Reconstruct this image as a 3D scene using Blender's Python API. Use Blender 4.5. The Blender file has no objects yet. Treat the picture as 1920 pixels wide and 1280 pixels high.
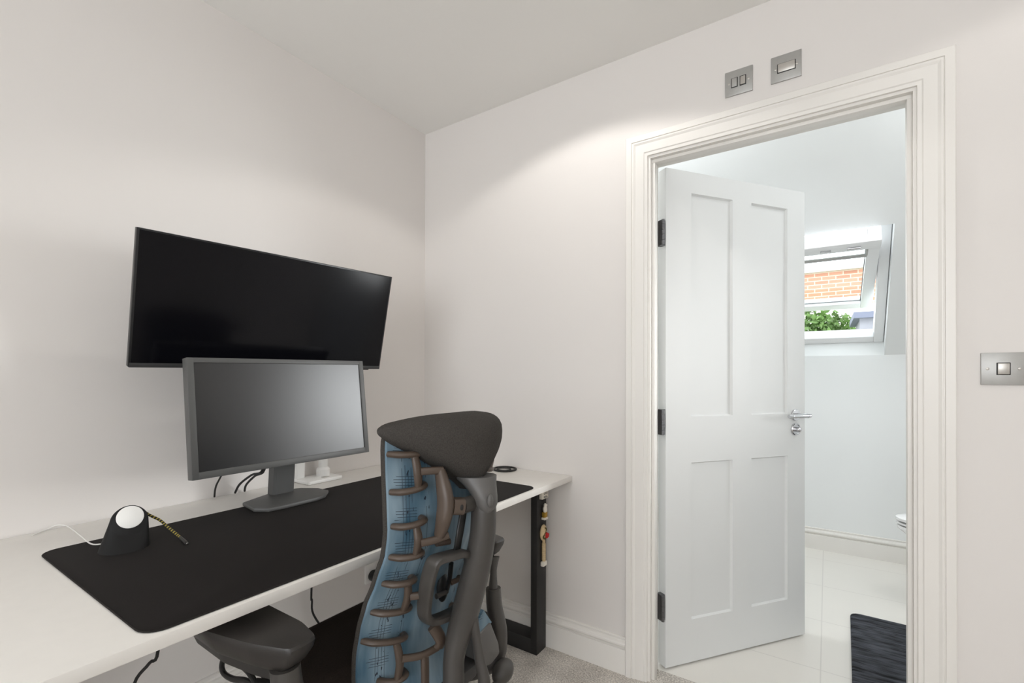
import bpy, bmesh, math, random
from mathutils import Vector as V, Matrix as M
random.seed(7)
PI = math.pi
C = bpy.context.scene.collection

# ------------------------------------------------------------------ camera
CX, CY, CZ = 1.72413, -1.80079, 1.15686
YAW, PIT, ROL, FPX, PX, PY = 0.60107, 0.00535, 0.00271, 888.403, 941.757, 699.034
fwd = V((-math.sin(YAW)*math.cos(PIT), math.cos(YAW)*math.cos(PIT), math.sin(PIT)))
r0 = V((math.cos(YAW), math.sin(YAW), 0)); u0 = r0.cross(fwd)
rgt = r0*math.cos(ROL)+u0*math.sin(ROL); upv = -r0*math.sin(ROL)+u0*math.cos(ROL)
CAM = V((CX, CY, CZ))
def ray(px, py): return fwd+rgt*((px-PX)/FPX)-upv*((py-PY)/FPX)
def at(px, py, ax, val):                 # sight line met with the plane axis = val
    d = ray(px, py); t = (val-CAM[ax])/d[ax]; return CAM+d*t

cd = bpy.data.cameras.new('camera'); cam = bpy.data.objects.new('camera', cd); C.objects.link(cam)
cd.sensor_width = 36; cd.lens = FPX/1920*36; cd.sensor_fit = 'HORIZONTAL'
cd.shift_x = (960-PX)/1920; cd.shift_y = (PY-640)/1920; cd.clip_start = .02
cam.matrix_world = M(((rgt.x, upv.x, -fwd.x, CX), (rgt.y, upv.y, -fwd.y, CY), (rgt.z, upv.z, -fwd.z, CZ), (0, 0, 0, 1)))
bpy.context.scene.camera = cam

# ------------------------------------------------------------------ materials
def lin(c):
    return tuple(((x/255)/12.92 if x/255 <= .04045 else ((x/255+.055)/1.055)**2.4) for x in c)+(1,)
def mat(name, rgb, rough=.5, metal=0, spec=.5, noise=0, nscale=40, bump=0, bscale=200, coat=0, rough2=None):
    m = bpy.data.materials.new(name); m.use_nodes = True
    nt = m.node_tree; b = nt.nodes['Principled BSDF']
    col = lin(rgb)
    b.inputs['Base Color'].default_value = col
    b.inputs['Roughness'].default_value = rough; b.inputs['Metallic'].default_value = metal
    b.inputs['Specular IOR Level'].default_value = spec
    if coat: b.inputs['Coat Weight'].default_value = coat
    tc = nt.nodes.new('ShaderNodeTexCoord')
    if noise:
        n = nt.nodes.new('ShaderNodeTexNoise'); n.inputs['Scale'].default_value = nscale; n.inputs['Detail'].default_value = 5
        nt.links.new(tc.outputs['Object'], n.inputs['Vector'])
        rp = nt.nodes.new('ShaderNodeValToRGB')
        rp.color_ramp.elements[0].position = .3; rp.color_ramp.elements[1].position = .7
        rp.color_ramp.elements[0].color = tuple(c*(1-noise) for c in col[:3])+(1,)
        rp.color_ramp.elements[1].color = tuple(min(1, c*(1+noise)) for c in col[:3])+(1,)
        nt.links.new(n.outputs['Fac'], rp.inputs['Fac']); nt.links.new(rp.outputs['Color'], b.inputs['Base Color'])
    if bump:
        n2 = nt.nodes.new('ShaderNodeTexNoise'); n2.inputs['Scale'].default_value = bscale; n2.inputs['Detail'].default_value = 3
        nt.links.new(tc.outputs['Object'], n2.inputs['Vector'])
        bp = nt.nodes.new('ShaderNodeBump'); bp.inputs['Strength'].default_value = bump; bp.inputs['Distance'].default_value = .004
        nt.links.new(n2.outputs['Fac'], bp.inputs['Height']); nt.links.new(bp.outputs['Normal'], b.inputs['Normal'])
    return m
class NT:                                 # small node helper
    def __init__(s, m): s.t = m.node_tree; s.b = s.t.nodes['Principled BSDF']
    def math(s, op, a, b=None, c=None):
        n = s.t.nodes.new('ShaderNodeMath'); n.operation = op
        for i, v in enumerate((a, b, c)):
            if v is None: continue
            if isinstance(v, (int, float)): n.inputs[i].default_value = v
            else: s.t.links.new(v, n.inputs[i])
        return n.outputs[0]
    def xyz(s, kind='Object'):
        tc = s.t.nodes.new('ShaderNodeTexCoord'); sp = s.t.nodes.new('ShaderNodeSeparateXYZ')
        s.t.links.new(tc.outputs[kind], sp.inputs[0]); s.vec = tc.outputs[kind]; return sp.outputs
    def mix(s, fac, a, b):
        n = s.t.nodes.new('ShaderNodeMix'); n.data_type = 'RGBA'
        for i, v in ((0, fac), (6, a), (7, b)):
            if isinstance(v, (int, float, tuple)): n.inputs[i].default_value = v
            else: s.t.links.new(v, n.inputs[i])
        return n.outputs[2]
    def noise(s, scale, vec=None, detail=4):
        n = s.t.nodes.new('ShaderNodeTexNoise'); n.inputs['Scale'].default_value = scale; n.inputs['Detail'].default_value = detail
        s.t.links.new(vec or s.vec, n.inputs['Vector']); return n.outputs['Fac']
    def scaled(s, sx, sy, sz):
        n = s.t.nodes.new('ShaderNodeVectorMath'); n.operation = 'MULTIPLY'; n.inputs[1].default_value = (sx, sy, sz)
        s.t.links.new(s.vec, n.inputs[0]); return n.outputs[0]
    def color(s, c): s.t.links.new(c, s.b.inputs['Base Color'])
    def bump(s, h, strength, dist):
        n = s.t.nodes.new('ShaderNodeBump'); n.inputs['Strength'].default_value = strength; n.inputs['Distance'].default_value = dist
        s.t.links.new(h, n.inputs['Height']); s.t.links.new(n.outputs[0], s.b.inputs['Normal'])

WALL = mat('wall_paint', (224, 220, 216.5), .62, spec=.25, bump=.03, bscale=420)
CEIL = mat('ceiling_paint', (240, 239, 236), .7, spec=.2)
TRIM = mat('trim_gloss_paint', (231, 228, 223), .36, spec=.4)
BATHW = mat('bathroom_paint', (236, 238, 238), .6, spec=.25)
DOORP = mat('door_paint', (220, 221, 220), .42, spec=.4)
WLAM = mat('white_laminate', (225, 222, 217), .42, spec=.4, noise=.012, nscale=30)
BLACKM = mat('black_powder_coat', (24, 23, 23), .5, bump=.05, bscale=600)
MATM = mat('desk_mat_cloth', (29, 26, 25), .85, spec=.2, noise=.12, nscale=500, bump=.12, bscale=900)
MATE = mat('desk_mat_hem', (34, 31, 29), .8, spec=.2, bump=.3, bscale=1200)
BEZEL = mat('monitor_grey_plastic', (80, 80, 79), .5, bump=.03, bscale=900)
BEZD = mat('monitor_dark_plastic', (40, 40, 41), .5)
MSCR = mat('matte_screen', (18, 18, 19), .34, spec=.75)
TVB = mat('glossy_black_plastic', (17, 18, 21), .3)
TVS = mat('glossy_screen', (9, 9, 13), .15, spec=.22)
WPLA = mat('white_plastic', (232, 231, 228), .4)
GREYP = mat('grey_chair_plastic', (64, 61, 58), .45, noise=.05, nscale=25, bump=.05, bscale=500)
GREYL = mat('light_grey_chair_plastic', (88, 86, 84), .45, bump=.04, bscale=500)
RIBM = mat('brown_grey_rib_plastic', (76, 64, 55), .42, bump=.05, bscale=500)
DARKP = mat('dark_plastic', (38, 36, 35), .5)
BLKP = mat('black_plastic', (20, 20, 20), .45)
FABR = mat('charcoal_weave', (66, 63, 60), .95, spec=.1, noise=.22, nscale=420, bump=.35, bscale=700)
ARMP = mat('dark_armrest_urethane', (42, 39, 37), .42, bump=.03, bscale=500)
SEATF = mat('black_seat_fabric', (42, 36, 32), .95, spec=.1, noise=.2, nscale=300, bump=.3, bscale=600)
CHROME = mat('satin_chrome', (205, 205, 207), .25, metal=1)
STEEL = mat('brushed_steel', (172, 171, 168), .42, metal=.45, noise=.03, nscale=60)
STEELL = mat('brushed_steel_rocker', (188, 184, 178), .35, metal=.6)
HINGE = mat('hinge_steel', (112, 112, 114), .35, metal=.9)
GLASS = None
CERAM = mat('white_ceramic', (240, 240, 240), .15)
RUBB = mat('cable_rubber', (22, 22, 22), .5)
WCAB = mat('white_cable', (222, 220, 216), .5)

# carpet
CARP = mat('carpet_pile', (165, 158, 150), .98, spec=.05)
k = NT(CARP); k.xyz()
n1 = k.noise(170, detail=5); n2 = k.noise(8, detail=3); n3 = k.noise(900, detail=2)
t = k.math('ADD', k.math('MULTIPLY', n1, .7), k.math('MULTIPLY', n2, .3))
rr = k.math('MULTIPLY_ADD', t, 3.2, -1.05)
k.color(k.mix(rr, lin((150, 143, 136)), lin((238, 232, 224))))
k.bump(k.math('ADD', n1, n3), .45, .004)
# bathroom floor tiles: grout lines at world positions
TILE = mat('porcelain_tile', (231, 228, 222), .3)
k = NT(TILE); o = k.xyz()
def grout(c, off, per, w):
    f = k.math('FRACT', k.math('DIVIDE', k.math('SUBTRACT', c, off), per))
    return k.math('LESS_THAN', k.math('ABSOLUTE', k.math('SUBTRACT', f, .5)), w/per)
ga = grout(o[0], 1.702-.45, .9, .0022); gb = grout(o[1], .454-.2275, .455, .0022)
g = k.math('MAXIMUM', ga, gb)
k.color(k.mix(g, k.mix(k.noise(3), lin((233, 229, 222)), lin((226, 223, 217))), lin((214, 210, 204))))
k.bump(k.math('SUBTRACT', 1., g), .3, .002)
# blue chair shell with fine dark printed circuit lines
BLUE = mat('blue_printed_shell', (118, 152, 176), .4)
k = NT(BLUE); o = k.xyz()
# object space of the chair: y across, z up
pz = k.math('FRACT', k.math('DIVIDE', o[2], .0656))
hor = k.math('LESS_THAN', k.math('FRACT', k.math('DIVIDE', k.math('ADD', o[2], k.math('MULTIPLY', o[1], .12)), .0058)), .22)
hb = k.math('MULTIPLY', k.math('GREATER_THAN', pz, .18), k.math('LESS_THAN', pz, .52))
yy = k.math('ABSOLUTE', o[1])
hx = k.math('MULTIPLY', k.math('GREATER_THAN', yy, .108), k.math('LESS_THAN', k.math('ADD', yy, k.math('MULTIPLY', k.noise(60), .03)), .166))
hm = k.math('MULTIPLY', hor, k.math('MULTIPLY', hb, hx))
ver = k.math('LESS_THAN', k.math('FRACT', k.math('DIVIDE', o[1], .0062)), .16)
vm = k.math('MULTIPLY', ver, k.math('GREATER_THAN', k.noise(1, k.scaled(38, 60, 11), 2), .42))
vx = k.math('MAXIMUM', k.math('LESS_THAN', k.math('ABSOLUTE', k.math('SUBTRACT', yy, .126)), .011), k.math('LESS_THAN', k.math('ABSOLUTE', k.math('SUBTRACT', yy, .086)), .006))
msk = k.math('MINIMUM', k.math('ADD', hm, k.math('MULTIPLY', vm, vx)), 1.)
blot = k.math('GREATER_THAN', k.noise(1, k.scaled(90, 150, 55), 1), .655)
msk = k.math('MAXIMUM', k.math('MULTIPLY', msk, .8), k.math('MULTIPLY', blot, vx))
base = k.mix(k.math('MULTIPLY_ADD', k.noise(1, k.scaled(6, 26, 5), 3), 2.6, -.8), lin((56, 90, 110)), lin((122, 143, 156)))
k.color(k.mix(msk, base, lin((14, 26, 42))))
# bath mat: dark ribbed shaggy
BMAT = mat('bath_mat_pile', (44, 45, 49), .9, spec=.2)
k = NT(BMAT); o = k.xyz()
w1 = k.noise(1, k.scaled(5, 95, 10), 5); w2 = k.noise(1, k.scaled(14, 45, 10), 3)
k.color(k.mix(k.math('MULTIPLY_ADD', k.math('ADD', w1, w2), 1.7, -1.25), lin((20, 20, 23)), lin((92, 95, 103))))
k.bump(w1, 1., .02)
# brick (outside)
BRK = mat('red_brick', (200, 140, 110), .9)
k = NT(BRK); o = k.xyz()
bt = k.t.nodes.new('ShaderNodeTexBrick'); bt.inputs['Scale'].default_value = 1
bt.inputs['Color1'].default_value = lin((206, 146, 120)); bt.inputs['Color2'].default_value = lin((192, 132, 106)); bt.inputs['Mortar'].default_value = lin((216, 200, 180))
bt.inputs['Brick Width'].default_value = .225; bt.inputs['Row Height'].default_value = .075; bt.inputs['Mortar Size'].default_value = .008
cm = k.t.nodes.new('ShaderNodeCombineXYZ'); k.t.links.new(o[0], cm.inputs[0]); k.t.links.new(o[2], cm.inputs[1])
k.t.links.new(cm.outputs[0], bt.inputs['Vector']); k.color(bt.outputs['Color'])
SLATE = mat('grey_slate', (132, 133, 138), .8, noise=.15, nscale=6)
CLAD = mat('pale_render', (225, 222, 214), .8)
LEAF = mat('leaf_green', (92, 122, 62), .7, noise=.45, nscale=5)
GROUND = mat('ground_grass', (110, 125, 80), .9, noise=.3, nscale=3)
# braided cable
BRAID = mat('black_yellow_braid', (60, 55, 20), .7)
k = NT(BRAID); o = k.xyz()
ck = k.math('GREATER_THAN', k.math('SINE', k.math('MULTIPLY', k.math('ADD', o[0], k.math('SUBTRACT', k.math('MULTIPLY', o[1], .6), o[2])), 620.)), .45)
k.color(k.mix(ck, lin((28, 26, 18)), lin((176, 158, 62))))
RED = mat('red_paint', (190, 30, 34), .45)
GOLD = mat('gold_paint', (188, 150, 60), .4, metal=.5)
BEIGE = mat('beige_resin', (214, 190, 150), .6, noise=.15, nscale=150)
CREAM = mat('cream_resin', (236, 230, 218), .6)
OLIVE = mat('olive_paint', (90, 82, 40), .6)
def glassmat():
    m = bpy.data.materials.new('window_glass'); m.use_nodes = True; nt = m.node_tree
    for n in list(nt.nodes): nt.nodes.remove(n)
    o = nt.nodes.new('ShaderNodeOutputMaterial'); g = nt.nodes.new('ShaderNodeBsdfGlossy'); t = nt.nodes.new('ShaderNodeBsdfTransparent')
    g.inputs['Roughness'].default_value = .02; t.inputs['Color'].default_value = (.93, .95, .94, 1)
    f = nt.nodes.new('ShaderNodeValue'); f.outputs[0].default_value = .05
    mx = nt.nodes.new('ShaderNodeMixShader')
    nt.links.new(f.outputs[0], mx.inputs[0]); nt.links.new(t.outputs[0], mx.inputs[1]); nt.links.new(g.outputs[0], mx.inputs[2]); nt.links.new(mx.outputs[0], o.inputs[0])
    return m
GLASS = glassmat()

# ------------------------------------------------------------------ mesh helpers
def B(): return bmesh.new()
def box(bm, x0, x1, y0, y1, z0, z1, bev=0, seg=2, mi=0, mtx=None):
    r = bmesh.ops.create_cube(bm, size=1)
    vs = r['verts']
    for v in vs: v.co = V((x0+(v.co.x+.5)*(x1-x0), y0+(v.co.y+.5)*(y1-y0), z0+(v.co.z+.5)*(z1-z0)))
    if bev:
        es = list({e for v in vs for e in v.link_edges})
        r2 = bmesh.ops.bevel(bm, geom=es, offset=bev, segments=seg, profile=.5, affect='EDGES')
        vs = list(set(v for v in vs if v.is_valid) | set(r2['verts']))
    fs = {f for v in vs for f in v.link_faces}
    for f in fs: f.material_index = mi
    if mtx is not None: bmesh.ops.transform(bm, matrix=mtx, verts=vs)
    return vs
def smoothpath(pts, n=6, closed=False):
    pts = [V(p) for p in pts]; out = []; N = len(pts)
    rng = range(N if closed else N-1)
    for i in rng:
        if closed: a, b, c, d = pts[i-1], pts[i], pts[(i+1) % N], pts[(i+2) % N]
        else: a, b, c, d = pts[max(i-1, 0)], pts[i], pts[i+1], pts[min(i+2, N-1)]
        for j in range(n):
            t = j/n; out.append(.5*((2*b)+(c-a)*t+(2*a-5*b+4*c-d)*t*t+(3*b-a-3*c+d)*t**3))
    if not closed: out.append(pts[-1])
    return out
def tube(bm, pts, rad, up=None, seg=12, n=5, closed=False, mi=0, smooth=True, square=0):
    """rad: number, (ra, rb) or list of those per control point; ra along 'up', rb across it."""
    raw = [V(p) for p in pts]
    rl = rad if isinstance(rad, list) else [rad]*len(raw)
    rl = [(r, r) if isinstance(r, (int, float)) else r for r in rl]
    if smooth and len(raw) > 2:
        P = smoothpath(raw, n, closed)
        R3 = smoothpath([V((a, b, 0)) for a, b in rl], n, closed)
        R = [(max(q.x, .0004), max(q.y, .0004)) for q in R3]
    else: P, R = raw, rl
    rings = []; N = len(P); prev = None
    for i, p in enumerate(P):
        if closed: tg = (P[(i+1) % N]-P[i-1]).normalized()
        else: tg = (P[min(i+1, N-1)]-P[max(i-1, 0)]).normalized()
        if up is not None: a = V(up)
        elif prev is not None: a = prev
        else: a = V((0, 0, 1)) if abs(tg.z) < .9 else V((1, 0, 0))
        a = a-tg*a.dot(tg)
        if a.length < 1e-6: a = tg.orthogonal()
        a.normalize(); prev = a; b = tg.cross(a)
        ring = []
        for s in range(seg):
            th = 2*PI*s/seg; ca, sa = math.cos(th), math.sin(th)
            if square:
                e = 1-square*.5
                ca = math.copysign(abs(ca)**e, ca); sa = math.copysign(abs(sa)**e, sa)
            ring.append(bm.verts.new(p+a*ca*R[i][0]+b*sa*R[i][1]))
        rings.append(ring)
    for i in range(N if closed else N-1):
        A, D = rings[i], rings[(i+1) % N]
        for s in range(seg):
            f = bm.faces.new((A[s], A[(s+1) % seg], D[(s+1) % seg], D[s])); f.material_index = mi
    if not closed:
        bm.faces.new(rings[0][::-1]).material_index = mi; bm.faces.new(rings[-1]).material_index = mi
    return rings
def loft(bm, rings, cap=True, mi=0):
    rs = [[bm.verts.new(V(p)) for p in r] for r in rings]; n = len(rs[0])
    for A, D in zip(rs, rs[1:]):
        for s in range(n): bm.faces.new((A[s], A[(s+1) % n], D[(s+1) % n], D[s])).material_index = mi
    if cap: bm.faces.new(rs[0][::-1]).material_index = mi; bm.faces.new(rs[-1]).material_index = mi
def lathe(bm, prof, mtx=None, seg=28, mi=0):           # prof: (r, z) pairs
    rings = []
    for r, z in prof:
        ring = [V((max(r, 1e-4)*math.cos(2*PI*i/seg), max(r, 1e-4)*math.sin(2*PI*i/seg), z)) for i in range(seg)]
        if mtx is not None: ring = [mtx @ q for q in ring]
        rings.append(ring)
    loft(bm, rings, True, mi)
def prism(bm, poly, z0, z1, bev=0, seg=2, mi=0, mtx=None):
    b2 = bmesh.new()
    lo = [b2.verts.new((x, y, z0)) for x, y in poly]; hi = [b2.verts.new((x, y, z1)) for x, y in poly]; n = len(poly)
    b2.faces.new(lo[::-1]); top = b2.faces.new(hi)
    for i in range(n): b2.faces.new((lo[i], lo[(i+1) % n], hi[(i+1) % n], hi[i]))
    bmesh.ops.recalc_face_normals(b2, faces=b2.faces)
    if bev:
        es = [e for e in b2.edges if abs(e.verts[0].co.z-e.verts[1].co.z) < 1e-6]
        bmesh.ops.bevel(b2, geom=es, offset=bev, segments=seg, profile=.5, affect='EDGES')
    for f in b2.faces: f.material_index = mi
    if mtx is not None: b2.transform(mtx)
    me = bpy.data.meshes.new('tmp'); b2.to_mesh(me); b2.free(); bm.from_mesh(me); bpy.data.meshes.remove(me)
def rpoly(x0, x1, y0, y1, r, n=6):                      # rounded rectangle
    out = []
    for cx, cy, a0 in ((x1-r, y1-r, 0), (x0+r, y1-r, 90), (x0+r, y0+r, 180), (x1-r, y0+r, 270)):
        for i in range(n+1):
            a = math.radians(a0+90*i/n); out.append((cx+r*math.cos(a), cy+r*math.sin(a)))
    return out
def ball(bm, c, r, mtx=None, mi=0, u=18, v=12):
    rx, ry, rz = (r, r, r) if isinstance(r, (int, float)) else r
    res = bmesh.ops.create_uvsphere(bm, u_segments=u, v_segments=v, radius=1)
    for q in res['verts']: q.co = V((q.co.x*rx, q.co.y*ry, q.co.z*rz))
    if mtx is not None: bmesh.ops.transform(bm, matrix=mtx, verts=res['verts'])
    bmesh.ops.translate(bm, vec=V(c), verts=res['verts'])
    for f in {f for q in res['verts'] for f in q.link_faces}: f.material_index = mi
def cyl(bm, a, b, r, r2=None, seg=20, mi=0): tube(bm, [a, b], [r, r if r2 is None else r2], seg=seg, smooth=False, mi=mi)

ROOTM = {}
def tag(o, label, cat, group=None, kind=None):
    if label: o['label'] = label
    if cat: o['category'] = cat
    if group: o['group'] = group
    if kind: o['kind'] = kind
    return o
def thing(name, label, cat, loc=(0, 0, 0), rot=(0, 0, 0), group=None, kind=None):
    o = bpy.data.objects.new(name, None); C.objects.link(o); o.empty_display_size = .1
    o.location = loc; o.rotation_euler = rot
    from mathutils import Euler
    ROOTM[o.name] = M.Translation(V(loc)) @ Euler(rot).to_matrix().to_4x4()
    return tag(o, label, cat, group, kind)
def obj(name, bm, mats, parent=None, world=True, ang=35, label=None, sub=0):
    """One mesh object. world=True: verts are in world space and are moved into the parent's space."""
    root = parent
    while root is not None and root.parent is not None: root = root.parent
    if root is not None and world and root.name in ROOTM: bm.transform(ROOTM[root.name].inverted())
    bmesh.ops.recalc_face_normals(bm, faces=bm.faces)
    me = bpy.data.meshes.new(name); bm.to_mesh(me); bm.free()
    for p in me.polygons: p.use_smooth = True
    me.set_sharp_from_angle(angle=math.radians(ang))
    for m in (mats if isinstance(mats, (list, tuple)) else [mats]): me.materials.append(m)
    o = bpy.data.objects.new(name, me); C.objects.link(o)
    if parent is not None: o.parent = parent
    if sub:
        s = o.modifiers.new('sub', 'SUBSURF'); s.levels = sub; s.render_levels = sub
    if label: o['label'] = label
    return o
def mesh_thing(name, bm, mats, label, cat, group=None, kind=None, **kw):
    o = obj(name, bm, mats, **kw); return tag(o, label, cat, group, kind)

# ------------------------------------------------------------------ the room shell
HC = 2.4086; RX, RY = 3.7, -4.4          # ceiling, right wall x, rear wall y
LX0, LX1, LZ = 1.17, 1.93, 1.985         # door lining inner faces
WT = .10                                  # partition thickness
def struct(name, bm, m, label, cat, **kw): return mesh_thing(name, bm, m, label, cat, kind='structure', **kw)
b = B(); box(b, -.12, 0, RY, WT, 0, HC); struct('wall_left', b, WALL, 'plain off-white wall behind the desk and the two monitors', 'wall')
b = B()
box(b, 0, LX0-.03, 0, WT, 0, HC); box(b, LX1+.03, RX, 0, WT, 0, HC); box(b, LX0-.03, LX1+.03, 0, WT, LZ+.03, HC)
struct('wall_back', b, WALL, 'off-white wall with the open doorway and three switch plates', 'wall')
b = B(); box(b, RX, RX+.12, RY, WT, 0, HC); struct('wall_right', b, WALL, 'off-white wall right of the doorway wall', 'wall')
# wall behind the camera has a wide window opening
b = B(); wx0, wx1, wz0, wz1 = .7, 3.1, .75, 2.2
box(b, 0, wx0, RY-.12, RY, 0, HC); box(b, wx1, RX, RY-.12, RY, 0, HC); box(b, wx0, wx1, RY-.12, RY, 0, wz0); box(b, wx0, wx1, RY-.12, RY, wz1, HC)
struct('wall_front', b, WALL, 'off-white wall with the wide window opposite the doorway', 'wall')
b = B(); box(b, -.12, RX+.12, RY-.12, WT, HC, HC+.1); struct('ceiling', b, CEIL, 'flat white ceiling above the desk', 'ceiling')
b = B(); box(b, -.12, RX+.12, RY-.12, .095, -.06, 0); struct('floor', b, CARP, 'grey-beige carpeted floor', 'floor')

# skirting boards: torus profile (t out from wall, z)
SKP = [(0, 0), (.018, 0), (.018, .091), (.017, .0955), (.0115, .098), (.0115, .1035), (.017, .106), (.0205, .1105), (.0205, .117), (.017, .1225), (.0105, .1255), (.0085, .130), (.0105, .1345), (.0105, .1385), (.007, .141), (0, .141)]
def skirting(name, a, c, nrm, label, mt=TRIM, z0=0):
    a, c, nrm = V(a), V(c), V(nrm); b = B()
    loft(b, [[p+nrm*t+V((0, 0, z+z0)) for t, z in SKP] for p in (a, c)])
    return struct(name, b, mt, label, 'skirting board', ang=25)
skirting('baseboard_back', (.0, 0, 0), (1.08, 0, 0), (0, -1, 0), 'white moulded skirting board between desk leg and door frame')
skirting('baseboard_left', (0, RY, 0), (0, 0, 0), (1, 0, 0), 'white moulded skirting board under the desk on the monitor wall')
skirting('baseboard_right', (2.015, 0, 0), (RX, 0, 0), (0, -1, 0), 'white moulded skirting board right of the door frame')

# architrave swept with mitres round the opening; profile (w from inner edge, depth)
AP = [(0, 0), (0, .009), (.010, .0105), (.013, .0135), (.030, .0150), (.043, .0160), (.050, .0200), (.0535, .0202), (.0545, .0178), (.0565, .0178), (.0575, .0215), (.0775, .0225), (.080, .0205), (.080, 0)]
ix0, ix1, iz = LX0-.009, LX1+.008, LZ+.009
b = B()
rings = []
for base, dx, dz in (((ix0, 0), -1, 0), ((ix0, iz), -1, 1), ((ix1, iz), 1, 1), ((ix1, 0), 1, 0)):
    rings.append([V((base[0]+dx*w, -d, base[1]+dz*w)) for w, d in AP])
loft(b, rings); struct('trim_1', b, TRIM, 'white stepped door architrave round the bathroom doorway', 'door frame', ang=22)
# lining and stops
b = B()
box(b, LX0-.03, LX0, 0, WT+.002, 0, LZ+.03); box(b, LX1, LX1+.03, 0, WT+.002, 0, LZ+.03); box(b, LX0, LX1, 0, WT+.002, LZ, LZ+.03)
box(b, LX0, LX0+.012, .018, .052, 0, LZ-.012, .001); box(b, LX1-.012, LX1, .018, .052, 0, LZ-.012, .001); box(b, LX0, LX1, .018, .052, LZ-.012, LZ, .001)
struct('trim_2', b, TRIM, 'white door lining with stops inside the doorway', 'door lining')

# ------------------------------------------------------------------ door leaf
ang = math.atan2(.694-.09, 1.649-1.21)
HX, HY = 1.186, .088
door = thing('door_1', 'white four-panel door standing open into the bathroom', 'door', (HX, HY, 0), (0, 0, ang), kind='structure')
DW, DT, Z0, Z1 = .752, .044, .008, 1.981
# local: x along leaf from hinge, y = thickness (0 face is the room side when shut -> visible face at y=-? )
b = B()
YF, YB = -.001, DT                         # visible face looks to -y
off = .022
rails = [(0.115, .325), (.430, .640)]      # panel x ranges
zr = [(.235, .850), (.1+.97, 1.845)]       # panel z ranges (refined below)
zr = [(.178, .808), (.993, 1.895)]
def ydoor(y): return y
# stiles & rails as boxes around panels
xs = [off, off+.125, off+.338, off+.441, off+.648, off+DW]
def slab(x0, x1, z0, z1, y0, y1, bev=0): box(b, x0, x1, y0, y1, z0, z1, bev)
slab(xs[0], xs[1], Z0, Z1, 0, DT); slab(xs[4], xs[5], Z0, Z1, 0, DT)
slab(xs[1], xs[4], Z0, zr[0][0], 0, DT); slab(xs[1], xs[4], zr[0][1], zr[1][0], 0, DT); slab(xs[1], xs[4], zr[1][1], Z1, 0, DT)
for z0, z1 in zr: slab(xs[2], xs[3], z0, z1, 0, DT)
for z0, z1 in zr:
    for x0, x1 in ((xs[1], xs[2]), (xs[3], xs[4])):
        slab(x0, x1, z0, z1, .010, DT-.010)
        # chamfer around each panel
        for sgn, yy0, yy1 in ((1, 0, .010), (-1, DT, DT-.010)):
            w = .005
            o_ = [(x0, z0), (x1, z0), (x1, z1), (x0, z1)]; i_ = [(x0+w, z0+w), (x1-w, z0+w), (x1-w, z1-w), (x0+w, z1-w)]
            for q in range(4):
                r_ = (q+1) % 4
                b.faces.new([b.verts.new(V((p[0], yv, p[1]))) for p, yv in ((o_[q], yy0+.0015*sgn), (o_[r_], yy0+.0015*sgn), (i_[r_], yy1), (i_[q], yy1))])
leaf = obj('door_leaf', b, DOORP, door, world=False)
for zc in (1.723, .975, .245):
    b = B()
    box(b, off-.020, off+.0005, .004, .030, zc-.05, zc+.05)
    for j in range(5): cyl(b, (off-.016, -.004, zc-.05+.02*j+.0006), (off-.016, -.004, zc-.05+.02*(j+1)-.0006), .0062, seg=14)
    for sz in (-.033, 0, .033): ball(b, (off-.006, .0035, zc+sz), (.0035, .0015, .0035))
    obj('hinge', b, HINGE, door, world=False, label='steel butt hinge')
hx = off+DW-.058; hz = .985
RY90 = M.Rotation(PI/2, 4, 'X')
def onface(x, z, y=0): return M.Translation(V((x, y, z))) @ M.Rotation(PI/2, 4, 'X')     # local z -> -y
for side in (1,):
    b = B()
    lathe(b, [(0, 0), (.026, 0), (.026, .006), (.024, .008), (.0, .008)], onface(hx, hz))
    lathe(b, [(.010, .006), (.010, .045), (0, .045)], onface(hx, hz))
    handle = obj('door_handle', b, CHROME, door, world=False, label='satin chrome lever handle')
    b = B()
    tube(b, [(hx+.030, -.048, hz), (hx+.022, -.048, hz), (hx-.090, -.048, hz), (hx-.094, -.048, hz)], [.0085, .0095, .0095, .0085], seg=18, smooth=False)
    for dx in (-.078, .012): tube(b, [(hx+dx, -.048, hz), (hx+dx+.004, -.048, hz)], .0103, seg=18, smooth=False)
    obj('lever', b, CHROME, handle, world=False)
    b = B(); lathe(b, [(0, 0), (.027, 0), (.027, .005), (.024, .008), (.021, .008), (.019, .006), (.012, .006), (.0, .006)], onface(hx, hz-.062))
    lathe(b, [(.011, .004), (.011, .022), (.009, .024), (0, .024)], onface(hx, hz-.062))
    box(b, hx-.0015, hx+.0015, -.028, -.02, hz-.062-.009, hz-.062+.009, .0008)
    obj('thumb_turn_lock', b, CHROME, door, world=False, label='round chrome bathroom lock')
    b = B()
    lathe(b, [(0, 0), (.026, 0), (.026, .006), (.024, .008), (.0, .008)], M.Translation(V((hx, DT, hz))) @ M.Rotation(-PI/2, 4, 'X'))
    lathe(b, [(.010, .006), (.010, .045), (0, .045)], M.Translation(V((hx, DT, hz))) @ M.Rotation(-PI/2, 4, 'X'))
    tube(b, [(hx+.016, DT+.048, hz), (hx-.094, DT+.048, hz)], .0095, seg=18, smooth=False)
    obj('door_handle', b, CHROME, door, world=False, label='satin chrome lever handle')

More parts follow.
